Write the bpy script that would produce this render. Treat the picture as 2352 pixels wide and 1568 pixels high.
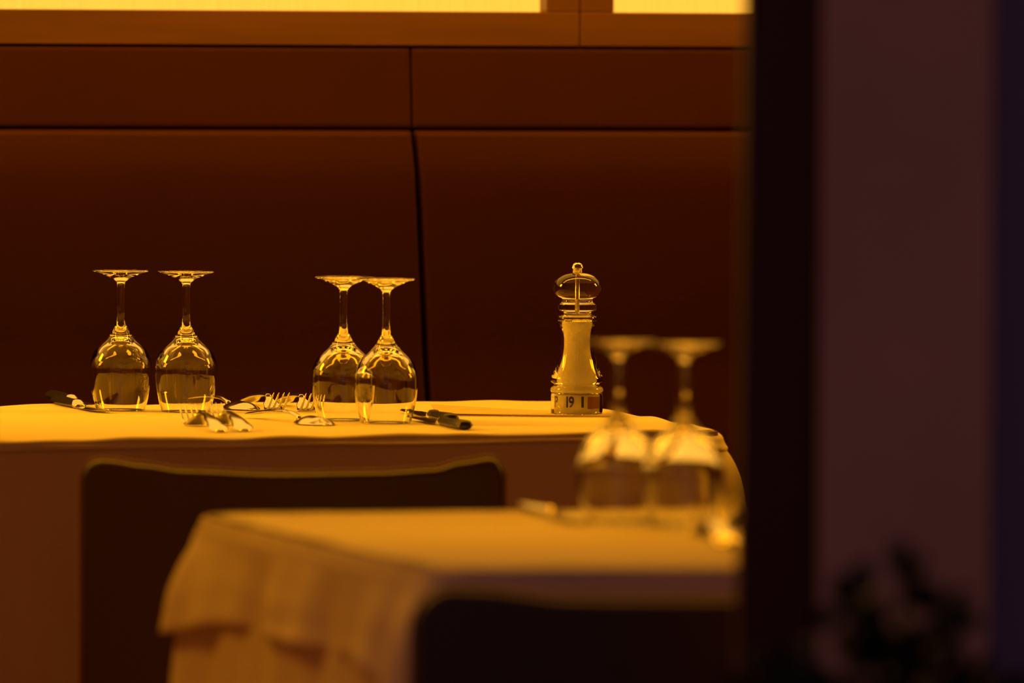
import bpy, bmesh, math, random
from mathutils import Vector, Matrix
from mathutils.noise import noise as pnoise

for o in list(bpy.data.objects): bpy.data.objects.remove(o)
S = bpy.context.scene
COL = S.collection
R = math.radians
random.seed(4)

# ------------------------------------------------------------------ camera
FPX = 17580.0; CAM = Vector((0, -8.79, 1.184)); PITCH = math.atan(704 / FPX); ROLL = R(0.3)
cd = bpy.data.cameras.new('camera'); cam = bpy.data.objects.new('camera', cd); COL.objects.link(cam)
cd.sensor_width = 36; cd.lens = FPX / 2352 * 36
cd.clip_start = 0.1; cd.clip_end = 60
cam.location = CAM
fwd = Vector((0, math.cos(PITCH), -math.sin(PITCH)))
rt0 = Vector((1, 0, 0)); up0 = rt0.cross(fwd)
rt = rt0 * math.cos(ROLL) + up0 * math.sin(ROLL)      # picture turns clockwise
up = rt.cross(fwd)
cam.matrix_world = Matrix((( rt.x, up.x, -fwd.x, CAM.x), (rt.y, up.y, -fwd.y, CAM.y), (rt.z, up.z, -fwd.z, CAM.z), (0, 0, 0, 1)))
cd.dof.use_dof = True; cd.dof.focus_distance = 8.78; cd.dof.aperture_fstop = 4.9
S.camera = cam

# ------------------------------------------------------------------ world, exposure, lights
S.view_settings.view_transform = 'Standard'; S.view_settings.look = 'None'
S.view_settings.exposure = 0; S.view_settings.gamma = 1; S.view_settings.use_curve_mapping = False
w = bpy.data.worlds.new('dusk'); S.world = w; w.use_nodes = True
w.node_tree.nodes['Background'].inputs[0].default_value = (0.80, 0.40, 0.50, 1)
w.node_tree.nodes['Background'].inputs[1].default_value = 0.10
WARM = (1.0, 0.345, 0.004)
def area(name, loc, target, sx, sy, power, col=WARM, spread=180):
    l = bpy.data.lights.new(name, 'AREA'); l.shape = 'RECTANGLE'; l.size = sx; l.size_y = sy
    l.energy = power; l.color = col; l.spread = R(spread)
    o = bpy.data.objects.new(name, l); COL.objects.link(o); o.location = loc
    o.rotation_euler = (Vector(target) - Vector(loc)).to_track_quat('-Z', 'Y').to_euler()
    return o
lc = area('ceiling_strip', (-0.25, 0.18, 2.35), (-0.25, 0.18, 0.75), 3.0, 0.16, 36)
lc.rotation_euler = (0, 0, R(11.5))
area('pendant_near', (0.05, -1.95, 2.1), (0.06, -2.12, 0.75), 0.7, 0.14, 1.12, spread=55)
area('ceiling_lamp_left', (-1.7, -1.6, 2.2), (-0.2, -2.0, 0.75), 0.4, 0.4, 1.4, spread=70)
area('side_lamp_left', (-2.0, -0.02, 1.55), (-0.1, -0.10, 0.85), 0.35, 0.6, 5, spread=60)
area('side_lamp_right', (1.9, 0.45, 1.55), (-0.1, -0.05, 0.85), 0.35, 0.6, 2.5, spread=60)

# ------------------------------------------------------------------ picture -> place
def ray(px, py):
    return (fwd + rt * ((px - 1176) / FPX) + up * ((784 - py) / FPX))
def at_z(px, py, z=0.75):
    d = ray(px, py); return CAM + d * ((z - CAM.z) / d.z)
def at_y(px, py, Y):
    d = ray(px, py); return CAM + d * ((Y - CAM.y) / d.y)
def on_table(px, D, z=0.75):          # point on the table plane at distance D in column px
    py = 80 + (CAM.z - z) * FPX / D + (px - 1176) * math.tan(ROLL)
    return at_z(px, py, z)

# ------------------------------------------------------------------ materials
def mat(name, col, rough=0.6, metal=0.0, spec=0.5, trans=0.0, ior=1.5, bump=0, bscale=50, var=0.0, vscale=6, sheen=0, coat=0, sss=0):
    m = bpy.data.materials.new(name); m.use_nodes = True
    nt = m.node_tree; b = nt.nodes['Principled BSDF']
    b.inputs['Base Color'].default_value = (*col, 1); b.inputs['Roughness'].default_value = rough
    b.inputs['Metallic'].default_value = metal; b.inputs['Specular IOR Level'].default_value = spec
    b.inputs['Transmission Weight'].default_value = trans; b.inputs['IOR'].default_value = ior
    b.inputs['Sheen Weight'].default_value = sheen; b.inputs['Coat Weight'].default_value = coat
    if sss:
        b.inputs['Subsurface Weight'].default_value = sss; b.inputs['Subsurface Radius'].default_value = (0.02, 0.02, 0.02)
        b.inputs['Subsurface Scale'].default_value = 1
    tc = nt.nodes.new('ShaderNodeTexCoord')
    if bump:
        n = nt.nodes.new('ShaderNodeTexNoise'); n.inputs['Scale'].default_value = bscale; n.inputs['Detail'].default_value = 6
        bp = nt.nodes.new('ShaderNodeBump'); bp.inputs['Strength'].default_value = bump; bp.inputs['Distance'].default_value = 0.002
        nt.links.new(tc.outputs['Object'], n.inputs['Vector']); nt.links.new(n.outputs[0], bp.inputs['Height'])
        nt.links.new(bp.outputs[0], b.inputs['Normal'])
    if var:
        n = nt.nodes.new('ShaderNodeTexNoise'); n.inputs['Scale'].default_value = vscale; n.inputs['Detail'].default_value = 5
        mx = nt.nodes.new('ShaderNodeMix'); mx.data_type = 'RGBA'
        mx.inputs[6].default_value = (*[c * (1 - var) for c in col], 1); mx.inputs[7].default_value = (*[min(1, c * (1 + var)) for c in col], 1)
        nt.links.new(tc.outputs['Object'], n.inputs['Vector']); nt.links.new(n.outputs[0], mx.inputs[0])
        nt.links.new(mx.outputs[2], b.inputs['Base Color'])
    return m
def weave(name, col, scale=900):
    m = mat(name, col, rough=0.9, spec=0.2, sheen=0.15, var=0.03, vscale=9)
    nt = m.node_tree; b = nt.nodes['Principled BSDF']; tc = nt.nodes['Texture Coordinate']
    w1 = nt.nodes.new('ShaderNodeTexWave'); w1.inputs['Scale'].default_value = scale; w1.bands_direction = 'X'
    w2 = nt.nodes.new('ShaderNodeTexWave'); w2.inputs['Scale'].default_value = scale; w2.bands_direction = 'Y'
    ad = nt.nodes.new('ShaderNodeMath'); bp = nt.nodes.new('ShaderNodeBump'); bp.inputs['Strength'].default_value = 0.15
    bp.inputs['Distance'].default_value = 0.0003
    for x in (w1, w2): nt.links.new(tc.outputs['Object'], x.inputs['Vector'])
    nt.links.new(w1.outputs[1], ad.inputs[0]); nt.links.new(w2.outputs[1], ad.inputs[1])
    nt.links.new(ad.outputs[0], bp.inputs['Height']); nt.links.new(bp.outputs[0], b.inputs['Normal'])
    return m
def wood(name, c1, c2, scale=3, rough=0.5):
    m = mat(name, c1, rough=rough)
    nt = m.node_tree; b = nt.nodes['Principled BSDF']; tc = nt.nodes['Texture Coordinate']
    mp = nt.nodes.new('ShaderNodeMapping'); mp.inputs['Scale'].default_value = (1, 14, 14)
    n = nt.nodes.new('ShaderNodeTexNoise'); n.inputs['Scale'].default_value = scale; n.inputs['Detail'].default_value = 8
    cr = nt.nodes.new('ShaderNodeValToRGB'); cr.color_ramp.elements[0].color = (*c1, 1); cr.color_ramp.elements[1].color = (*c2, 1)
    cr.color_ramp.elements[0].position = 0.35; cr.color_ramp.elements[1].position = 0.7
    nt.links.new(tc.outputs['Object'], mp.inputs[0]); nt.links.new(mp.outputs[0], n.inputs['Vector'])
    nt.links.new(n.outputs[0], cr.inputs[0]); nt.links.new(cr.outputs[0], b.inputs['Base Color'])
    return m
def emit(name, col, s):
    m = bpy.data.materials.new(name); m.use_nodes = True; nt = m.node_tree
    nt.nodes.remove(nt.nodes['Principled BSDF'])
    e = nt.nodes.new('ShaderNodeEmission'); e.inputs[1].default_value = s
    tc = nt.nodes.new('ShaderNodeTexCoord'); mp = nt.nodes.new('ShaderNodeMapping'); mp.inputs['Scale'].default_value = (60, 1, 6)
    n = nt.nodes.new('ShaderNodeTexNoise'); n.inputs['Scale'].default_value = 3
    mx = nt.nodes.new('ShaderNodeMix'); mx.data_type = 'RGBA'
    mx.inputs[6].default_value = (*[c * 0.88 for c in col], 1); mx.inputs[7].default_value = (*[c * 1.1 for c in col], 1)
    nt.links.new(tc.outputs['Object'], mp.inputs[0]); nt.links.new(mp.outputs[0], n.inputs['Vector'])
    nt.links.new(n.outputs[0], mx.inputs[0]); nt.links.new(mx.outputs[2], e.inputs[0])
    nt.links.new(e.outputs[0], nt.nodes['Material Output'].inputs[0])
    return m
M = dict(
    cloth=weave('white_tablecloth', (0.80, 0.78, 0.74)),
    leather=mat('brown_leather', (0.058, 0.0145, 0.005), rough=0.6, spec=0.2, bump=0.25, bscale=160, var=0.15),
    chair=mat('dark_chair_leather', (0.065, 0.042, 0.036), rough=0.42, bump=0.2, bscale=180, var=0.1),
    rim_piping=mat('rim_light_piping', (0.22, 0.085, 0.03), rough=0.4, bump=0.1, bscale=180),  # lighter and more orange than the chair leather: rim light put into the colour
    frame=wood('panel_wood', (0.19, 0.095, 0.05), (0.24, 0.125, 0.065)),
    table=wood('table_wood', (0.10, 0.05, 0.02), (0.16, 0.08, 0.04)),
    legs=wood('leg_wood', (0.04, 0.02, 0.01), (0.06, 0.03, 0.02)),
    glow=emit('lit_fabric', (1.0, 0.44, 0.042), 1.5),
    glass=mat('clear_glass', (1, 1, 1), rough=0.0, trans=1, ior=1.5),
    acrylic=mat('clear_acrylic', (1, 0.99, 0.97), rough=0.02, trans=1, ior=1.49),
    salt=mat('salt', (0.98, 0.97, 0.95), rough=0.95, bump=0.3, bscale=700, sss=1.0),
    sleeve=mat('frosted_sleeve', (0.82, 0.8, 0.76), rough=0.5, sss=0.4),
    steel=mat('steel', (0.78, 0.76, 0.72), rough=0.14, metal=1),
    steel2=mat('rod_steel', (0.6, 0.58, 0.55), rough=0.3, metal=1),
    ink=mat('black_print', (0.01, 0.01, 0.01), rough=0.5),
    black=mat('black_handle', (0.015, 0.013, 0.012), rough=0.3),
    menu=mat('tan_paper', (0.72, 0.60, 0.42), rough=0.8, var=0.08, vscale=20),
    jamb=mat('dark_jamb', (0.09, 0.012, 0.010), rough=0.55, bump=0.1),
    plaster=mat('brown_plaster', (0.80, 0.46, 0.30), rough=0.9, bump=0.6, bscale=30, var=0.18, vscale=7),
    navy=mat('navy_paint', (0.26, 0.22, 0.44), rough=0.6, var=0.1),
    room=mat('room_plaster', (0.30, 0.17, 0.10), rough=0.9),
    floor=wood('floor_wood', (0.30, 0.10, 0.04), (0.40, 0.14, 0.06)),
    leaf=mat('dark_leaf', (0.018, 0.03, 0.014), rough=0.5, var=0.3),
    pot=mat('dark_pot', (0.03, 0.028, 0.028), rough=0.7, var=0.2),
    pave=mat('paving', (0.10, 0.09, 0.085), rough=0.9, bump=0.4, bscale=20, var=0.2),
)

# ------------------------------------------------------------------ helpers
def link_mesh(name, verts, faces, m, parent=None, smooth=True, loc=None):
    me = bpy.data.meshes.new(name); me.from_pydata([tuple(v) for v in verts], [], faces); me.update()
    bm = bmesh.new(); bm.from_mesh(me); bmesh.ops.recalc_face_normals(bm, faces=bm.faces); bm.to_mesh(me); bm.free()
    if smooth:
        for p in me.polygons: p.use_smooth = True
    me.materials.append(m)
    o = bpy.data.objects.new(name, me); COL.objects.link(o)
    if parent: o.parent = parent
    if loc: o.location = loc
    return o
def thing(name, label, cat, loc=(0, 0, 0), rz=0, group=None):
    o = bpy.data.objects.new(name, None); COL.objects.link(o); o.empty_display_size = 0.05
    o.location = loc; o.rotation_euler = (0, 0, rz); tag(o, label, cat, group); return o
def tag(o, label, cat, group=None):
    o['label'] = label; o['category'] = cat
    if group: o['group'] = group
    return o
def struct(o): o['kind'] = 'structure'; return o
def box_geo(x0, x1, y0, y1, z0, z1, bev=0):
    bm = bmesh.new(); bmesh.ops.create_cube(bm, size=1)
    for v in bm.verts:
        v.co = Vector(((x0 + x1) / 2 + v.co.x * (x1 - x0), (y0 + y1) / 2 + v.co.y * (y1 - y0), (z0 + z1) / 2 + v.co.z * (z1 - z0)))
    if bev: bmesh.ops.bevel(bm, geom=bm.edges[:], offset=bev, segments=3, affect='EDGES', profile=0.5)
    vs = [v.co.copy() for v in bm.verts]; bm.verts.index_update()
    fs = [[v.index for v in f.verts] for f in bm.faces]; bm.free(); return vs, fs
def box(name, x0, x1, y0, y1, z0, z1, m, parent=None, bev=0, loc=None):
    v, f = box_geo(x0, x1, y0, y1, z0, z1, bev); return link_mesh(name, v, f, m, parent, smooth=bev > 0, loc=loc)
def merge(parts):
    V, F = [], []
    for v, f in parts:
        n = len(V); V += v; F += [[i + n for i in q] for q in f]
    return V, F
def lathe_geo(prof, seg=96):
    """prof: list of (r,z); r=0 ends closed with a pole"""
    V, F, rings = [], [], []
    for r, z in prof:
        if r <= 1e-9: rings.append([len(V)]); V.append(Vector((0, 0, z)))
        else:
            rings.append(list(range(len(V), len(V) + seg)))
            V += [Vector((r * math.cos(2 * math.pi * k / seg), r * math.sin(2 * math.pi * k / seg), z)) for k in range(seg)]
    for a, b in zip(rings, rings[1:]):
        for k in range(seg):
            k2 = (k + 1) % seg
            if len(a) == 1 and len(b) == 1: continue
            if len(a) == 1: F.append([a[0], b[k2], b[k]])
            elif len(b) == 1: F.append([a[k], a[k2], b[0]])
            else: F.append([a[k], a[k2], b[k2], b[k]])
    return V, F
def crom(pts, n=6):
    out = []
    for i in range(len(pts) - 1):
        p0 = pts[max(i - 1, 0)]; p1 = pts[i]; p2 = pts[i + 1]; p3 = pts[min(i + 2, len(pts) - 1)]
        for k in range(n):
            t = k / n
            out.append(tuple(0.5 * (2 * b + (c - a) * t + (2 * a - 5 * b + 4 * c - d) * t * t + (3 * b - a - 3 * c + d) * t ** 3) for a, b, c, d in zip(p0, p1, p2, p3)))
    out.append(tuple(pts[-1])); return out
def mm(l): return [(a / 1000, b / 1000) for a, b in l]
def tube_geo(pts, rad, seg=10, closed=False):
    V, F = [], []; n = len(pts)
    for i, p in enumerate(pts):
        a = pts[(i - 1) % n] if (closed or i > 0) else p; b = pts[(i + 1) % n] if (closed or i < n - 1) else p
        t = (b - a).normalized(); s = t.cross(Vector((0, 1, 0.01))).normalized(); u = s.cross(t)
        rr = rad[i] if isinstance(rad, list) else rad
        V += [p + (s * math.cos(2 * math.pi * k / seg) + u * math.sin(2 * math.pi * k / seg)) * rr for k in range(seg)]
    m = n if closed else n - 1
    for i in range(m):
        for k in range(seg):
            a = i * seg; b = ((i + 1) % n) * seg; k2 = (k + 1) % seg
            F.append([a + k, a + k2, b + k2, b + k])
    if not closed: F.append(list(range(seg))[::-1]); F.append(list(range((n - 1) * seg, n * seg)))
    return V, F
def copy_tree(o, parent=None):
    c = o.copy(); COL.objects.link(c)
    if parent: c.parent = parent
    for ch in list(o.children): copy_tree(ch, c)
    return c

# ------------------------------------------------------------------ room shell
YAW = R(11.5)
U = Vector((math.cos(YAW), math.sin(YAW), 0)); N = Vector((-math.sin(YAW), math.cos(YAW), 0))   # along the bench, away from the camera
FW = -3.04                                                        # front wall, outer face
def sbox(name, *a, m, bev=0): return struct(box(name, *a, m, bev=bev))
sbox('floor', -4, 4, FW, 4, -0.1, 0, m=M['floor'])
sbox('ceiling', -4, 4, FW, 4, 2.7, 2.8, m=M['room'])
sbox('wall_left', -4.1, -4, FW, 4, 0, 2.7, m=M['room'])
sbox('wall_right', 4, 4.1, FW, 4, 0, 2.7, m=M['room'])
sbox('wall_rear_side', -4, 4, 4, 4.1, 0, 2.7, m=M['room'])
# back wall behind the banquette, turned with it
BW = Vector((-0.05, 0.76, 0))                                     # a point on the front face of the bench back (upper strip)
def bench_obj(o): o.location = BW; o.rotation_euler = (0, 0, YAW); return o
struct(bench_obj(box('wall_back', -2.6, 1.9, 0.125, 0.20, 0, 2.69, M['room'])))
sbox('paving', -6, 6, -12, FW, -0.12, -0.005, m=M['pave']).name = 'floor_outside'

# ------------------------------------------------------------------ front wall: jamb, pier, navy door
xj0, xj1 = at_y(1714, 400, FW).x, at_y(1884, 400, FW).x
xp1 = at_y(2276, 400, FW).x
lean = 0.008
v, f = box_geo(xj0, xj1, FW, FW + 0.07, 0, 2.55, 0.004)
for q in v:
    if q.x < (xj0 + xj1) / 2: q.x -= (1.3 - q.z) * lean
struct(link_mesh('trim_1', v, f, M['jamb'], smooth=False))
sbox('wall_front', xj1, xp1, FW - 0.015, FW + 0.2, 0, 2.55, m=M['plaster'], bev=0.006)
sbox('wall_front_header', -4, 4, FW, FW + 0.2, 2.55, 2.7, m=M['plaster'])
sbox('wall_front_left', -4, -0.47, FW, FW + 0.2, 0, 2.55, m=M['plaster'])  # out of view; drawn in close to the opening to hold back dusk light
sbox('wall_front_right', xp1 + 0.9, 4, FW, FW + 0.2, 0, 2.55, m=M['plaster'])
dn = box('door_1', xp1, xp1 + 0.9, FW + 0.06, FW + 0.11, 0, 2.55, M['navy'], bev=0.003); struct(dn)
hv, hf = tube_geo([Vector((xp1 + 0.8, FW + 0.06, 1.0)), Vector((xp1 + 0.8, FW + 0.0, 1.0)), Vector((xp1 + 0.70, FW + 0.0, 1.0))], 0.009)
link_mesh('door_handle', hv, hf, M['steel2'], dn)

# ------------------------------------------------------------------ banquette
def pad_geo(x0, x1, z0, z1, thick, r_edge=0.02, r_corner=0.015, nx=40, nz=24, topf=None, puff=0.0, bulge=None):
    """upholstered pad lying in xz, front face at y=-thick/2, rounded all round"""
    V, F = [], []; w = x1 - x0; h = z1 - z0
    def warp(t):  # denser near the edges
        return 0.5 - 0.5 * math.cos(math.pi * t)
    idx = {}
    for side in (0, 1):
        for i in range(nx + 1):
            for j in range(nz + 1):
                u_, v_ = warp(i / nx), warp(j / nz)
                x = x0 + u_ * w; z = z0 + v_ * h
                # corner rounding
                dx = min(x - x0, x1 - x); dz = min(z - z0, z1 - z)
                ex = max(0, 1 - dx / r_corner); ez = max(0, 1 - dz / r_corner)
                if ex > 0 and ez > 0:
                    m_ = max(ex, ez); l_ = math.hypot(ex, ez); k = m_ / l_
                    ex2, ez2 = ex * k, ez * k
                    x += (ex - ex2) * r_corner * (1 if x - x0 < x1 - x else -1)
                    z += (ez - ez2) * r_corner * (1 if z - z0 < z1 - z else -1)
                d = min(min(i, nx - i) and dx or 0, min(j, nz - j) and dz or 0)
                if ex > 0 and ez > 0: d = max(0, (1 - max(ex, ez)) * r_corner)
                if i in (0, nx) or j in (0, nz): d = 0
                q = min(1, d / r_edge); th = thick / 2 * math.sqrt(max(0, 1 - (1 - q) ** 2))
                th += puff * math.sin(math.pi * u_) ** 0.6 * math.sin(math.pi * v_) ** 0.6 if d > 0 else 0
                if topf: z += topf((x - x0) / w) * v_ ** 3
                y = (-th if side == 0 else th) + (bulge((x - x0) / w) if bulge else 0)
                if side == 1 and (i in (0, nx) or j in (0, nz)): idx[(1, i, j)] = idx[(0, i, j)]; continue
                idx[(side, i, j)] = len(V); V.append(Vector((x, y, z)))
    for side in (0, 1):
        for i in range(nx):
            for j in range(nz):
                q = [idx[(side, i, j)], idx[(side, i + 1, j)], idx[(side, i + 1, j + 1)], idx[(side, i, j + 1)]]
                F.append(q if side == 0 else q[::-1])
    return V, F
bench = thing('banquette', 'long reddish brown leather banquette along the wall behind the far table', 'banquette')
bench.location = BW; bench.rotation_euler = (0, 0, YAW)
def bpx(px, py, dy=0.0):     # picture point on the bench plane -> bench x, z
    d = ray(px, py); p0 = BW + N * dy; t = (p0 - CAM).dot(N) / d.dot(N); p = CAM + d * t
    return (p - BW).dot(U), p.z
sx, zt = bpx(948, 106); _, zs = bpx(948, 297)
XL, XR = -2.5, 1.8
for a, b in ((XL, sx), (sx, XR)):
    v, f = pad_geo(a + 0.0001, b - 0.0001, zs + 0.0003, zt, 0.06, 0.0015, 0.0015, 60, 16, puff=0.001)
    for q in v: q.y += 0.030 + 0.14 * (q.z - zs)
    link_mesh('headrest_panel', v, f, M['leather'], bench)
sx2, _ = bpx(956, 310)
for a, b in ((XL, sx2), (sx2, XR)):
    v, f = pad_geo(a + 0.0003, b - 0.0003, 0.40, zs - 0.0002, 0.09, 0.004, 0.004, 70, 40, puff=0.010)
    for q in v:
        d_ = zs - q.z
        q.y += 0.034 - 0.012 * (1 - math.exp(-(d_ / 0.04) ** 1.3)) + 0.13 * min(0.24, max(0, d_ - 0.05))
        q.x += (0.072 * d_ - 0.005) * max(0, 1 - abs(q.x - sx2) / 0.3)
    link_mesh('back_cushion', v, f, M['leather'], bench)
v, f = box_geo(XL, XR, -0.46, -0.08, 0.30, 0.46, 0.03); link_mesh('seat', v, f, M['leather'], bench)
box('plinth', XL, XR, -0.40, 0.07, 0.0, 0.30, M['legs'], bench)

# ------------------------------------------------------------------ backlit panels above the banquette
jx, _ = bpx(1337, 60)
_, zr1 = bpx(1337, 28)
_, zr0 = bpx(1337, 105)
FB = 0.0425
fw_l = jx - bpx(1259, 25)[0]; fw_r = bpx(1416, 25)[0] - jx
def light_panel(x0, x1, wl, wr, label):
    t = thing('light_panel', label, 'wall lamp', group='backlit panels in wooden frames'); t.location = BW; t.rotation_euler = (0, 0, YAW)
    z0, z1 = zt + 0.0005, 2.45; ir = zr1
    for nm, a in (('bottom_rail', (x0, x1, z0, ir)), ('top_rail', (x0, x1, z1 - FB, z1)), ('side_rail', (x0, x0 + wl, ir, z1 - FB)), ('side_rail', (x1 - wr, x1, ir, z1 - FB))):
        v, f = box_geo(a[0] + 0.0006, a[1] - 0.0006, 0.012, 0.124, a[2], a[3], 0.0015); link_mesh(nm, v, f, M['frame'], t, smooth=False)
    box('lit_fabric', x0 + wl - 0.002, x1 - wr + 0.002, 0.055, 0.06, ir - 0.002, z1 - FB + 0.002, M['glow'], t)
light_panel(XL, jx, FB, fw_l, 'wide glowing yellow wall panel in a wooden frame, left of the frame joint')
light_panel(jx, XR, fw_r, FB, 'glowing yellow wall panel in a wooden frame, next to the dark door post')

# ------------------------------------------------------------------ tablecloths
def rounded_quad(c, r, n=420):
    """c: 4 corner Vectors anticlockwise; returns evenly spaced points, outward normals, corner-ness"""
    segs = []; m = 4
    for i in range(m):
        p, a, b = c[i], c[i - 1], c[(i + 1) % m]
        d1 = (a - p).normalized(); d2 = (b - p).normalized(); ang = d1.angle(d2); t = r / math.tan(ang / 2)
        cen = p + (d1 + d2).normalized() * (r / math.sin(ang / 2))
        s, e = p + d1 * t, p + d2 * t
        a0 = math.atan2(s.y - cen.y, s.x - cen.x); a1 = math.atan2(e.y - cen.y, e.x - cen.x)
        while a1 < a0: a1 += 2 * math.pi
        segs.append([(cen + Vector((math.cos(a0 + (a1 - a0) * k / 24), math.sin(a0 + (a1 - a0) * k / 24), 0)) * r) for k in range(25)])
    poly = [p for s in segs for p in s]
    L = [0]
    for i in range(len(poly)): L.append(L[-1] + (poly[(i + 1) % len(poly)] - poly[i]).length)
    out = []; j = 0
    for k in range(n):
        s = L[-1] * k / n
        while L[j + 1] < s: j += 1
        t = (s - L[j]) / max(1e-9, L[j + 1] - L[j]); out.append(poly[j].lerp(poly[(j + 1) % len(poly)], t))
    nor = []
    for k in range(n):
        t = out[(k + 2) % n] - out[k - 2]; nor.append(Vector((t.y, -t.x, 0)).normalized())
    return out, nor, L[-1]
def cloth(name, corners, z, r, drop, flare, amp, nfold, seed, corner_extra=0.25, rb=0.006, wav=0.0012, cflare=0.0, sag=None, n=520, thick=0.0008):
    pts, nor, per = rounded_quad(corners, r, n)
    cen = sum(corners, Vector()) / 4
    rows = []
    cn = []
    for p in pts: cn.append(math.exp(-(min((p - c).length for c in corners) / 0.10) ** 2))
    cn2 = [c ** 3 for c in cn]
    def ph(k, f): return pnoise(Vector((math.cos(2 * math.pi * k / n) * f, math.sin(2 * math.pi * k / n) * f, seed * 3.7)))
    fold = []
    for k in range(n):
        s = 2 * math.pi * k / n
        fold.append(0.6 * math.sin(nfold * s + 3.0 * ph(k, 1.2) + seed) + 0.9 * ph(k, nfold * 0.33) + 0.4 * math.sin(nfold * 2.3 * s + seed * 2))
    for q in (0.12, 0.3, 0.5, 0.7, 0.82, 0.9, 0.95, 0.985):
        row = []
        for k, p in enumerate(pts):
            x = cen.lerp(p, q); e = max(0, (q - 0.88) / 0.12)
            row.append(Vector((x.x, x.y, z + e * wav * ph(k, 9))))
        rows.append(row)
    for k in range(9):      # rolled edge
        a = math.pi / 2 * k / 8
        row = []
        for i, p in enumerate(pts):
            row.append(p + nor[i] * (rb * math.sin(a) - rb) + Vector((0, 0, z - rb + rb * math.cos(a) + wav * ph(i, 9) * (1 - k / 12))))
        rows.append(row)
    m = max(4, int(drop / 0.007))
    for j in range(1, m + 1):
        t = j / m; row = []
        for i, p in enumerate(pts):
            L = drop * (1 + corner_extra * cn[i]) * (1 + 0.03 * ph(i, 5))
            o = flare * t + amp * fold[i] * t ** 0.8 + cflare * cn2[i] * (1 - math.exp(-L * t / 0.03)) + 0.004 * pnoise(Vector((p.x * 6, p.y * 6, t * 3 + seed))) * t
            row.append(p + nor[i] * max(o, 0.0005 if thick < 0.002 else 0) + Vector((0, 0, z - rb - L * t)))
        rows.append(row)
    V = [Vector((cen.x, cen.y, z))]; F = []
    for r_ in rows: V += r_
    for i in range(n): F.append([0, 1 + i, 1 + (i + 1) % n])
    for a in range(len(rows) - 1):
        for i in range(n):
            i2 = (i + 1) % n; A = 1 + a * n; B = A + n; F.append([A + i, B + i, B + i2, A + i2])
    if sag:
        for q in V: q.z -= sag[1] * math.exp(-((flat(q) - sag[0]).length / sag[2]) ** 2)
    o = link_mesh(name, V, F, M['cloth'])
    md = o.modifiers.new('thickness', 'SOLIDIFY'); md.thickness = thick; md.offset = -1
    return o
def table(name, corners, z, label):
    cen = sum(corners, Vector()) / 4
    t = thing(name, label, 'table', (cen.x, cen.y, 0))
    d = (corners[1] - corners[0]).normalized(); rz = math.atan2(d.y, d.x)
    pts, nor, _ = rounded_quad([cen + (c - cen) * 0.985 for c in corners], 0.02, 200)
    V = [p - Vector((cen.x, cen.y, 0)) + Vector((0, 0, z)) for p in pts] + [p - Vector((cen.x, cen.y, 0)) + Vector((0, 0, z - 0.028)) for p in pts]
    n = len(pts); F = [list(range(n)), list(range(n, 2 * n))[::-1]] + [[i, i + n, (i + 1) % n + n, (i + 1) % n] for i in range(n)]
    link_mesh('tabletop', V, F, M['table'], t, smooth=False)
    v, f = lathe_geo([(0, z - 0.03), (0.16, z - 0.03), (0.16, z - 0.042), (0.035, z - 0.05), (0.035, 0.06), (0.06, 0.04), (0.21, 0.02), (0.22, 0.0), (0, 0)], 40)
    link_mesh('pedestal', v, f, M['legs'], t)
    return t
def flat(p): return Vector((p.x, p.y, 0))
TZ = 0.75
# far table
f_br = flat(at_z(1262, 919)); f_fr = flat(at_z(1680, 985)); f_dir = (f_fr - flat(at_z(20, 1010))).normalized()
b_dir = (f_br - flat(at_z(20, 931))).normalized()
f_fl = f_fr - f_dir * 1.25; f_bl = f_br - b_dir * 1.12
FC = [f_fl, f_fr, f_br, f_bl]
cenF = sum(FC, Vector()) / 4
table('dining_table', FC, TZ - 0.0032, 'far table under white cloths, in front of the brown banquette')
inF = [cenF + (c - cenF) * 0.992 for c in FC]
cu = cloth('undercloth', inF, TZ - 0.0012, 0.03, 0.33, 0.008, 0.004, 22, 3, 0.12, wav=0.0, cflare=0.034, sag=(f_fr, 0.010, 0.05))
tag(cu, 'long white cloth hanging down around the far table, under its short top cloth', 'tablecloth', 'white tablecloths')
ct = cloth('tablecloth', FC, TZ, 0.035, 0.0065, 0.0028, 0.0006, 9, 5, 0.5, wav=0.004, thick=0.0006, rb=0.005, cflare=0.017, sag=(f_fr, 0.010, 0.05))
tag(ct, 'short white top cloth on the far table, under the salt mill and four sharp glasses', 'tablecloth', 'white tablecloths')
# near table
n_bl = flat(at_z(432, 1178)); n_fl = flat(at_z(985, 1308)); n_fd = (flat(at_z(1680, 1308)) - n_fl).normalized()
n_bd = (flat(at_z(1650, 1166)) - n_bl).normalized()
NC = [n_fl, n_fl + n_fd * 0.62, n_bl + n_bd * 0.78, n_bl]
cenN = sum(NC, Vector()) / 4
table('dining_table', NC, TZ - 0.0032, 'near table under white cloths, blurred in front of the dark chair back')
inN = [cenN + (c - cenN) * 0.992 for c in NC]
cu = cloth('undercloth', inN, TZ - 0.0012, 0.03, 0.25, 0.022, 0.008, 15, 8, 0.1, wav=0.0, cflare=0.02)
tag(cu, 'long white cloth in folds below the blurred near table, under its top cloth', 'tablecloth', 'white tablecloths')
ct = cloth('tablecloth', NC, TZ, 0.045, 0.070, 0.012, 0.008, 12, 11, 0.30, wav=0.001, cflare=0.04, rb=0.018)
tag(ct, 'blurred white top cloth draped over the near table with hanging corner', 'tablecloth', 'white tablecloths')

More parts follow.
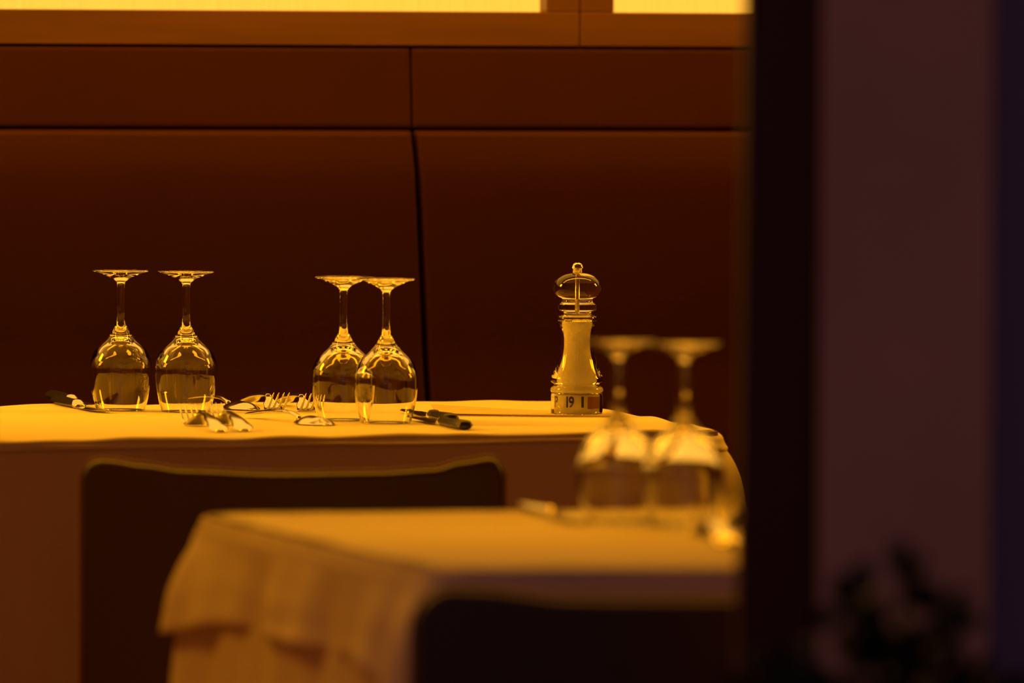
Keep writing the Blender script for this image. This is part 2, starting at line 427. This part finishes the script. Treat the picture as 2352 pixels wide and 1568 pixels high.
# ------------------------------------------------------------------ wine glass (upturned)
outer = [(28, 0.6), (28.6, 2.5), (31.4, 12.5), (33.6, 23), (35.1, 35), (35.7, 45), (35.2, 54), (33.2, 62), (29.2, 70), (23.6, 76.5), (17.6, 81.5), (12.6, 87), (8.6, 93), (6.0, 99), (4.7, 105), (4.2, 112), (4.1, 124), (4.2, 138), (4.4, 144), (5.3, 147.4), (8.0, 150.2), (13, 153), (20, 156), (27, 158.2), (31.6, 159.6)]
inner = [(0, 82.5), (4.5, 82.0), (10, 79.6), (16, 76), (22, 71.6), (27.4, 65.9), (31.5, 59.9), (33.9, 53), (34.5, 45), (33.9, 35), (32.5, 23), (30.3, 12.5), (27.5, 2.5), (27.0, 0.6)]
oc = crom(outer, 6)
def cut(lo, hi): return [p for p in oc if lo - 1e-6 <= p[1] <= hi + 1e-6]
zA = min((p for p in oc), key=lambda p: abs(p[1] - 99))[1]; zB = min((p for p in oc), key=lambda p: abs(p[1] - 147.4))[1]
bowl_prof = crom(inner, 6) + [(27.2, 0.15), (27.5, 0.0), (27.8, 0.15)] + cut(0, zA)
stem_prof = cut(zA, zB)
foot_prof = cut(zB, 200) + [(32.6, 160.2), (32.9, 160.9), (32.5, 161.6), (31.5, 161.9), (20, 162.0), (10, 162.1), (0, 162.1)]
def make_glass():
    t = thing('wine_glass', '', 'wine glass', group='upturned wine glasses')
    for nm, pr in (('bowl', bowl_prof), ('stem', stem_prof), ('foot', foot_prof)):
        v, f = lathe_geo(mm(pr), 96)
        me = bpy.data.meshes.new(nm); me.from_pydata([tuple(x) for x in v], [], f); me.update()
        for p in me.polygons: p.use_smooth = True
        me.materials.append(M['glass']); o = bpy.data.objects.new(nm, me); COL.objects.link(o); o.parent = t
    return t
g0 = make_glass()
spots = [(277, 8.80, 'leftmost upturned wine glass on the far table, beside the black-handled knives'),
         (427, 8.775, 'upturned wine glass second from the left, behind the near pair of forks'),
         (788, 8.60, 'upturned wine glass behind its overlapping neighbour, right of the far forks'),
         (886, 8.545, 'upturned wine glass in front of its overlapping neighbour, left of the tan leaflet'),
         (1417, 6.84, 'blurred upturned wine glass on the near table, left of its twin, overlapping the salt mill'),
         (1569, 6.79, 'blurred upturned wine glass on the near table, beside the dark door post')]
for i, (px, D, lab) in enumerate(spots):
    g = g0 if i == 0 else copy_tree(g0)
    p = on_table(px, D); g.location = (p.x, p.y, TZ + 0.0002); g['label'] = lab
    g.rotation_euler = (0, 0, i * 1.1)

# ------------------------------------------------------------------ salt mill
mp_ = on_table(1324.5, 8.735)
leaf_z = TZ + 0.0002
mill = thing('salt_mill', 'clear acrylic salt mill filled with salt, standing on the far table', 'salt mill', (mp_.x, mp_.y, leaf_z + 0.0022))
body = [(28.5, 0), (29.6, 1), (29.6, 22.6), (28.6, 23.2), (28.4, 24.0), (29.8, 25.2), (30.2, 27.5), (29.4, 30), (26.4, 31.8), (25.8, 33), (26.8, 34.4), (29.4, 36), (30.2, 38.6), (29.6, 42), (26.6, 48), (24, 54), (21.9, 61), (20.2, 70), (19.5, 79), (19.7, 88), (20.6, 96), (21.8, 102), (22.4, 105.6), (23.4, 107), (23.4, 109.6), (22.2, 111.4), (19, 112.4), (16.6, 113.4), (16.4, 114.4)]
shell_raw = [(0, 112.6), (8, 112.4), (15.0, 111.6), (18.2, 109), (18.8, 105), (18.4, 100), (17.2, 94), (16.3, 86), (16.2, 78), (17.0, 70), (18.8, 61), (20.9, 54), (23.2, 47), (24.8, 41), (24.8, 36), (22.9, 33), (24.6, 29), (26.2, 25), (26.6, 22), (26.6, 1.5)]
shell_in = [(r * (0.94 if 34 < z < 107 else 1), z) for r, z in shell_raw]
bp_ = crom(shell_in, 4) + [(27, 0.2)] + crom(body, 5) + [(0, 114.4)]
v, f = lathe_geo(mm(bp_), 96); link_mesh('body', v, f, M['acrylic'], mill)
# salt inside, uneven top
sp = [(0, 24.4)] + [(r - 0.5, z) for r, z in reversed(shell_in[4:18])] + [(15.5, 106.6), (12, 107.5), (7, 106.6), (0, 108.6)]
v, f = lathe_geo(mm(crom(sp, 3)), 72)
for q in v:
    if q.z > 0.104:
        k_ = pnoise(q * 400) * 0.0018; q.z = min(q.z + k_, 0.1112)
link_mesh('salt', v, f, M['salt'], mill)
# grinder sleeve in the base with printed marks
v, f = lathe_geo(mm([(0, 1.2), (25.2, 1.2), (25.9, 1.8), (25.9, 20.5), (25.2, 21.8), (0, 21.8)]), 72)
sl = link_mesh('grinder_sleeve', v, f, M['sleeve'], mill)
def print_mark(txt, ang, size, z, xs=1.0, m=M['ink'], rad=0.02615):
    cu_ = bpy.data.curves.new('t', 'FONT'); cu_.body = txt; cu_.size = size; cu_.align_x = 'CENTER'; cu_.align_y = 'CENTER'; cu_.resolution_u = 4; cu_.offset = 0.0004
    ob = bpy.data.objects.new('t', cu_); COL.objects.link(ob); bpy.context.view_layer.update()
    me = bpy.data.meshes.new_from_object(ob.evaluated_get(bpy.context.evaluated_depsgraph_get()))
    bpy.data.objects.remove(ob); bpy.data.curves.remove(cu_)
    bm = bmesh.new(); bm.from_mesh(me); bmesh.ops.triangulate(bm, faces=bm.faces)
    bmesh.ops.subdivide_edges(bm, edges=bm.edges, cuts=2)
    for q in bm.verts:
        a = ang + q.co.x * xs / rad; q.co = Vector((rad * math.sin(a), -rad * math.cos(a), z + q.co.y))
    bm.to_mesh(me); bm.free(); me.name = 'printed_mark'; me.materials.clear(); me.materials.append(m)
    o = bpy.data.objects.new('printed_mark', me); COL.objects.link(o); o.parent = mill; return o
for txt, ang, xs in (('P', -1.05, 0.8), ('I9', -0.30, 0.75), ('1', 0.24, 1.1)):
    print_mark(txt, ang, 0.0175, 0.0135, xs)
V, F = [], []
for i in range(13):
    a = 0.47 + 0.95 * i / 12
    for z in (0.0065, 0.020): V.append(Vector((0.0262 * math.sin(a), -0.0262 * math.cos(a), z)))
F = [[2 * i, 2 * i + 2, 2 * i + 3, 2 * i + 1] for i in range(12)]
link_mesh('label_patch', V, F, mat('brown_label', (0.30, 0.13, 0.06), rough=0.6), mill)
# head
head = [(0, 114.9), (15.5, 114.9), (16.4, 115.6), (18.4, 117.2), (21.3, 118.4), (21.9, 119.4), (21.9, 124.2), (21.3, 125.4), (18.8, 127), (17.8, 128.4), (17.6, 130.4), (18.4, 131.8), (21.6, 133.4), (24.8, 136), (26.9, 139.6), (27.4, 143.6), (26.6, 148.2), (24.2, 152.4), (20.4, 155.8), (15.2, 158.6), (10.4, 160.0), (6.2, 160.5), (0, 160.6)]
v, f = lathe_geo(mm([head[0]] + crom(head[1:-1], 5) + [head[-1]]), 96); link_mesh('head', v, f, M['acrylic'], mill)
v, f = lathe_geo(mm([(0, 116), (1.9, 116), (1.9, 158.5), (0, 158.5)]), 24); link_mesh('rod', v, f, M['steel2'], mill)
kn = [(0, 160.8), (4.8, 160.8), (5.6, 161.6), (5.7, 165.2), (6.9, 166), (7.0, 166.9), (6.3, 167.3), (6.1, 168.8), (4.8, 171), (2.6, 172.2), (0, 172.5)]
v, f = lathe_geo(mm(kn), 48); link_mesh('knob', v, f, M['steel'], mill)

# ------------------------------------------------------------------ leaflet under the mill
P1, P2, P3, P4 = flat(at_z(983, 938)), flat(at_z(1396, 949)), flat(at_z(1396, 957.5)), flat(at_z(1120, 956))
lf = thing('leaflet', 'thin tan folded leaflet lying on the far table under the salt mill', 'leaflet')
def slab(name, q, z0s, th, m, parent, n=24):
    V, F = [], []
    for i in range(n + 1):
        s = i / n
        for j in range(5):
            t = j / 4; p = q[0].lerp(q[1], s).lerp(q[3].lerp(q[2], s), t); zz = z0s(s, t)
            V.append(Vector((p.x, p.y, zz))); V.append(Vector((p.x, p.y, zz + th)))
    def id_(i, j, k): return (i * 5 + j) * 2 + k
    for i in range(n):
        for j in range(4):
            F.append([id_(i, j, 0), id_(i, j + 1, 0), id_(i + 1, j + 1, 0), id_(i + 1, j, 0)])
            F.append([id_(i, j, 1), id_(i + 1, j, 1), id_(i + 1, j + 1, 1), id_(i, j + 1, 1)])
        F.append([id_(i, 0, 0), id_(i + 1, 0, 0), id_(i + 1, 0, 1), id_(i, 0, 1)]); F.append([id_(i, 4, 0), id_(i, 4, 1), id_(i + 1, 4, 1), id_(i + 1, 4, 0)])
    for i in (0, n):
        for j in range(4): F.append([id_(i, j, 0), id_(i, j, 1), id_(i, j + 1, 1), id_(i, j + 1, 0)])
    return link_mesh(name, V, F, m, parent, smooth=False)
Q = [flat(on_table(985, 8.83)), flat(on_table(1394, 8.785)), flat(on_table(1400, 8.695)), flat(on_table(1000, 8.71))]
slab('lower_leaf', Q, lambda s, t: leaf_z, 0.0009, M['menu'], lf)
slab('upper_leaf', [q + Vector((0.002, 0.001, 0)) for q in Q], lambda s, t: leaf_z + 0.0011 + 0.0055 * max(0, (0.72 - s) / 0.72) ** 1.3 * (0.2 + 0.8 * (1 - t)), 0.0009, M['menu'], lf)

# ------------------------------------------------------------------ cutlery
def strip_geo(ys, wf, zf, th, nx=6, crown=0.0, xoff=lambda y: 0, dish=lambda y: 0):
    """long piece along +y: half-width wf(y), underside height zf(y), thickness th(y)"""
    V, F = [], []; n = 2 * (nx + 1)
    for y in ys:
        w_, z_, t_ = wf(y), zf(y), th(y)
        top = []; bot = []
        for i in range(nx + 1):
            u_ = -1 + 2 * i / nx; e = math.sqrt(max(0, 1 - u_ * u_)); d_ = -dish(y) * (1 - u_ * u_)
            top.append(Vector((xoff(y) + u_ * w_, y, z_ + t_ * (0.5 + 0.5 * e ** 0.7) + crown * e + d_)))
            bot.append(Vector((xoff(y) + u_ * w_, y, z_ + t_ * (0.5 - 0.5 * e ** 0.7) + d_)))
        V += top + bot[::-1]
    for a in range(len(ys) - 1):
        for k in range(n):
            k2 = (k + 1) % n; F.append([a * n + k, a * n + k2, (a + 1) * n + k2, (a + 1) * n + k])
    F.append(list(range(n))[::-1]); F.append(list(range((len(ys) - 1) * n, len(ys) * n)))
    return V, F
def interp(tab):
    def f(y):
        if y <= tab[0][0]: return tab[0][1]
        for (a, b), (c, d) in zip(tab, tab[1:]):
            if y <= c:
                t = (y - a) / (c - a); t = t * t * (3 - 2 * t); return b + (d - b) * t
        return tab[-1][1]
    return f
def interp2(tab):
    c = crom([(a, b) for a, b in tab], 8)
    def f(y):
        if y <= c[0][0]: return c[0][1]
        for (a, b), (d, e) in zip(c, c[1:]):
            if y <= d: return b + (e - b) * (y - a) / max(1e-9, d - a)
        return c[-1][1]
    return f
def lin(a, b, n): return [a + (b - a) * i / (n - 1) for i in range(n)]
def make_fork():
    t = thing('fork', '', 'fork', group='steel forks')
    zf = interp2([(0, 0.0006), (0.02, 0.0046), (0.045, 0.0092), (0.08, 0.0128), (0.11, 0.0142), (0.125, 0.0125), (0.140, 0.0062), (0.152, 0.0012), (0.160, 0.0009), (0.172, 0.0055), (0.197, 0.0218)])
    wf = interp([(0, 0.004), (0.004, 0.0088), (0.012, 0.0112), (0.045, 0.0085), (0.09, 0.0042), (0.11, 0.0034), (0.124, 0.0036)])
    th = interp([(0, 0.0022), (0.02, 0.0034), (0.09, 0.004), (0.12, 0.0036)])
    v, f = strip_geo(lin(0, 0.122, 50), wf, zf, th, crown=0.0006); link_mesh('handle', v, f, M['steel'], t)
    wh = interp([(0.12, 0.0035), (0.128, 0.0048), (0.142, 0.0098), (0.154, 0.0112)])
    v, f = strip_geo(lin(0.1195, 0.156, 24), wh, zf, lambda y: 0.0022, nx=8); hd = link_mesh('head', v, f, M['steel'], t)
    for k in range(4):
        xc = (-1.5 + k) * 0.0061
        v, f = strip_geo(lin(0.153, 0.197, 22), interp([(0.153, 0.0024), (0.165, 0.0016), (0.19, 0.0012), (0.197, 0.0006)]), zf, interp([(0.15, 0.0022), (0.197, 0.0012)]), nx=4, xoff=lambda y, xc=xc: xc); link_mesh('tine', v, f, M['steel'], hd)
    return t
def make_knife(kind):
    t = thing('knife', '', 'knife', group='table knives')
    if kind == 'black':
        v, f = strip_geo(lin(0, 0.095, 30), interp([(0, 0.006), (0.004, 0.0095), (0.02, 0.0105), (0.095, 0.0075)]), lambda y: 0.0004, interp([(0, 0.008), (0.005, 0.0105), (0.095, 0.009)])); link_mesh('handle', v, f, M['black'], t)
        v, f = strip_geo(lin(0.095, 0.109, 8), interp([(0.095, 0.0082), (0.103, 0.0085), (0.109, 0.006)]), lambda y: 0.0002, interp([(0.095, 0.0105), (0.109, 0.005)])); link_mesh('bolster', v, f, M['steel'], t)
    else:
        v, f = strip_geo(lin(0, 0.108, 30), interp([(0, 0.005), (0.004, 0.0082), (0.02, 0.0088), (0.108, 0.0055)]), lambda y: 0.0003, interp([(0, 0.004), (0.108, 0.005)])); link_mesh('handle', v, f, M['steel'], t)
    v, f = strip_geo(lin(0.108, 0.218, 36), interp([(0.108, 0.006), (0.125, 0.0095), (0.19, 0.0105), (0.21, 0.006), (0.218, 0.0008)]), interp([(0.108, 0.001), (0.2, 0.0022), (0.218, 0.003)]), lambda y: 0.0018, nx=6,
                     xoff=interp([(0.108, 0), (0.19, 0.001), (0.218, -0.006)])); link_mesh('blade', v, f, M['steel'], t)
    return t
def make_spoon():
    t = thing('spoon', '', 'spoon', group='steel spoons')
    zf = interp2([(0, 0.0030), (0.02, 0.0045), (0.06, 0.0085), (0.10, 0.0090), (0.12, 0.0060), (0.138, 0.0015), (0.165, 0.0004), (0.20, 0.0004)])
    wf = interp([(0, 0.004), (0.004, 0.0085), (0.012, 0.0105), (0.045, 0.008), (0.09, 0.0042), (0.11, 0.0032), (0.128, 0.0034)])
    v, f = strip_geo(lin(0, 0.128, 50), wf, zf, interp([(0, 0.0022), (0.02, 0.0032), (0.12, 0.0034)]), crown=0.0006); link_mesh('handle', v, f, M['steel'], t)
    wb = interp2([(0.125, 0.0032), (0.132, 0.0070), (0.142, 0.0150), (0.158, 0.0205), (0.172, 0.0200), (0.188, 0.0130), (0.195, 0.0070), (0.198, 0.0012)])
    db = interp([(0.125, 0.0), (0.135, -0.003), (0.155, -0.0078), (0.175, -0.0072), (0.198, 0.0)])
    v, f = strip_geo(lin(0.126, 0.198, 40), wb, zf, lambda y: 0.0012, nx=16, dish=db); link_mesh('bowl', v, f, M['steel'], t)
    return t
def lay(o, end, tip, L, label, tilt=0, z=TZ + 0.0004):
    """end = handle end (px, D), tip = (px, D) gives the direction"""
    a = on_table(*end); b = on_table(*tip); d = b - a; rz = math.atan2(-d.x, d.y)
    o.location = (a.x, a.y, z); o.rotation_euler = (0, tilt, rz); o['label'] = label
fk = make_fork()
def fork(i=[0]):
    i[0] += 1; return fk if i[0] == 1 else copy_tree(fk)
lay(fork(), (507, 8.31), (428, 8.505), .2, 'steel fork nearest the left front of the far table, below the second glass')
lay(fork(), (563, 8.33), (488, 8.525), .2, 'steel fork lying just right of the nearest fork on the far table')
lay(fork(), (568, 8.96), (648, 8.765), .2, 'steel fork at the back of the far table, left of its pair, tines raised')
lay(fork(), (648, 8.95), (722, 8.755), .2, 'steel fork at the back of the far table, its tines reaching behind the third glass')
kb = make_knife('black'); ks = make_knife('steel')
lay(kb, (1070, 8.395), (964, 8.59), .2, 'black-handled knife nearest the front edge of the far table, right of the glasses')
k2 = copy_tree(kb); lay(k2, (1038, 8.545), (950, 8.74), .2, 'black-handled knife just behind the front black-handled knife on the far table')
k3 = copy_tree(kb); lay(k3, (130, 8.93), (230, 8.74), .2, 'black-handled knife at the left back of the far table, the one nearer the camera')
k4 = copy_tree(kb); lay(k4, (118, 9.02), (218, 8.82), .2, 'black-handled knife at the left back of the far table, behind its twin', z=TZ + 0.002)
sp_ = make_spoon(); lay(sp_, (572, 8.645), (745, 8.48), .2, 'steel spoon lying slantwise in front of the overlapping glass pair')
s2 = copy_tree(sp_); lay(s2, (428, 8.985), (560, 8.83), .2, 'steel spoon lying behind the second glass and the front forks')
# near table cutlery
k6 = ks; lay(k6, (1205, 6.99), (1320, 6.80), .2, 'blurred steel knife at the back edge of the near table, left of its glasses', z=TZ + 0.004, tilt=R(0))
lay(fork(), (1672, 6.50), (1600, 6.69), .2, 'blurred steel fork on the near table, nearest the door post', z=TZ + 0.0004)
lay(fork(), (1738, 6.63), (1682, 6.82), .2, 'blurred steel fork on the near table, behind the other fork by the door post', z=TZ + 0.0004)

# ------------------------------------------------------------------ chairs
def make_chair(name, loc, rz, width, zt_, label, topf, bulge, rc=0.020):
    t = thing(name, label, 'chair', loc, rz, 'dark leather dining chairs')
    h = width / 2
    v, f = pad_geo(-h, h, 0.42, zt_, 0.030, 0.004, rc, 60, 40, topf=topf, bulge=bulge); link_mesh('backrest', v, f, M['chair'], t)
    # piping along the edge of the back, added and coloured for an orange rim light
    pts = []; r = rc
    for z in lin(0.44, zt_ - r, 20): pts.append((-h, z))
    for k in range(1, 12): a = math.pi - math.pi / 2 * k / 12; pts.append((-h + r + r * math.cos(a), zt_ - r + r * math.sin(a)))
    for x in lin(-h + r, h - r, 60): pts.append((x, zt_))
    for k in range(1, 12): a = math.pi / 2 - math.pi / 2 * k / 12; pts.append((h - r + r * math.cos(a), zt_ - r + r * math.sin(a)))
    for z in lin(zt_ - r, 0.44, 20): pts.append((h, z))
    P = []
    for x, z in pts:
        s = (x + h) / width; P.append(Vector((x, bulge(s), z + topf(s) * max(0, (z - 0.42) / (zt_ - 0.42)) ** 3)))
    v, f = tube_geo(P, 0.0026, 10); link_mesh('rim_piping', v, f, M['rim_piping'], t)
    v, f = pad_geo(-h, h, -0.42, 0.0, 0.09, 0.02, 0.04, 40, 30)
    v = [Vector((q.x, 0.02 - q.z, 0.42 + q.y + 0.005)) for q in v]; link_mesh('seat', v, f, M['chair'], t)
    for sx_ in (-1, 1):
        for sy, y in ((0, 0.05), (1, 0.43)):
            x = sx_ * (h - 0.035)
            v, f = tube_geo([Vector((x, y, 0.385)), Vector((x * 1.0, y + (0.02 if sy else -0.03), 0.0))], [0.02, 0.013], 16); link_mesh('leg', v, f, M['legs'], t)
    return t
cA = at_y(187, 1300, 0); 
YC = -1.09
xa, xb = at_y(189, 1300, YC).x, at_y(1160, 1150, YC).x
ztop = at_y(640, 1085, YC).z
def top1(s):
    s = min(1, max(0, s))
    return interp([(0, 0.013), (0.06, 0.0125), (0.14, 0.008), (0.24, 0.003), (0.45, 0), (0.7, 0.0015), (0.83, 0.0045), (0.90, 0.0115), (0.98, 0.0165), (1, 0.0165)])(s)
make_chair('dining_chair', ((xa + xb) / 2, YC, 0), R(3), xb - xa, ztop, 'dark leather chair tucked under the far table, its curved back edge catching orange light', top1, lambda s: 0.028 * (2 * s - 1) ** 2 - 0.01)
YD = -2.70
xa = at_y(948, 1500, YD).x; zt2 = at_y(1300, 1372, YD).z
def top2(s):
    s = min(1, max(0, s)); return interp([(0, 0.008), (0.12, 0.0075), (0.3, 0.0005), (0.6, 0.0), (0.8, 0.006), (1, 0.010)])(s)
make_chair('dining_chair', (xa + 0.215, YD, 0), R(3), 0.43, zt2, 'dark leather chair in the blurred foreground, in front of the near table', top2, lambda s: 0.03 * (2 * s - 1) ** 2 - 0.01, rc=0.034)

# ------------------------------------------------------------------ shrub by the door
sp0 = at_y(2010, 1568, -3.45)
sh = thing('potted_shrub', 'dark shrub at the foot of the brown wall beside the door post', 'shrub', (sp0.x + 0.02, -3.45, 0))
v, f = lathe_geo([(0, 0.0), (0.11, 0.0), (0.13, 0.02), (0.16, 0.33), (0.165, 0.36), (0.15, 0.36), (0.145, 0.33), (0, 0.33)], 32); link_mesh('pot', v, f, M['pot'], sh)
sh.scale = (0.92, 0.92, 1.10)
stems = []; tips = []
LV, LF = [], []
def leaf_at(p, d, s):
    n_ = d.cross(Vector((random.uniform(-1, 1), random.uniform(-1, 1), random.uniform(-1, 1)))).normalized(); b = d.cross(n_)
    k = len(LV)
    for a, w_ in ((0, 0), (0.35, 0.22), (0.7, 0.2), (1, 0)):
        c = p + d * s * a + n_ * s * 0.12 * math.sin(a * 3)
        if w_ == 0: LV.append(c)
        else: LV.extend([c + b * s * w_, c - b * s * w_])
    LF.extend([[k, k + 1, k + 2], [k + 1, k + 3, k + 4, k + 2], [k + 3, k + 5, k + 4]])
for i in range(26):
    a = random.uniform(0, 2 * math.pi); rr = random.uniform(0.02, 0.12); hh = random.uniform(0.30, 0.42)
    base = Vector((0.03 * math.cos(a), 0.03 * math.sin(a), 0.30)); tip = Vector((rr * math.cos(a), rr * math.sin(a), 0.33 + hh * (1.05 - rr * 2)))
    pts = [base.lerp(tip, k / 5) + Vector((random.uniform(-.008, .008), random.uniform(-.008, .008), 0)) for k in range(6)]
    stems.append(tube_geo(pts, 0.003, 5))
    for k in range(34):
        p = pts[min(5, 1 + k // 7)].lerp(pts[min(5, 2 + k // 7)], random.random())
        leaf_at(p, Vector((random.uniform(-1, 1), random.uniform(-1, 1), random.uniform(-0.3, 1))).normalized(), random.uniform(0.03, 0.05))
v, f = merge(stems); link_mesh('stem', v, f, M['legs'], sh)
link_mesh('foliage', LV, LF, M['leaf'], sh, smooth=False)
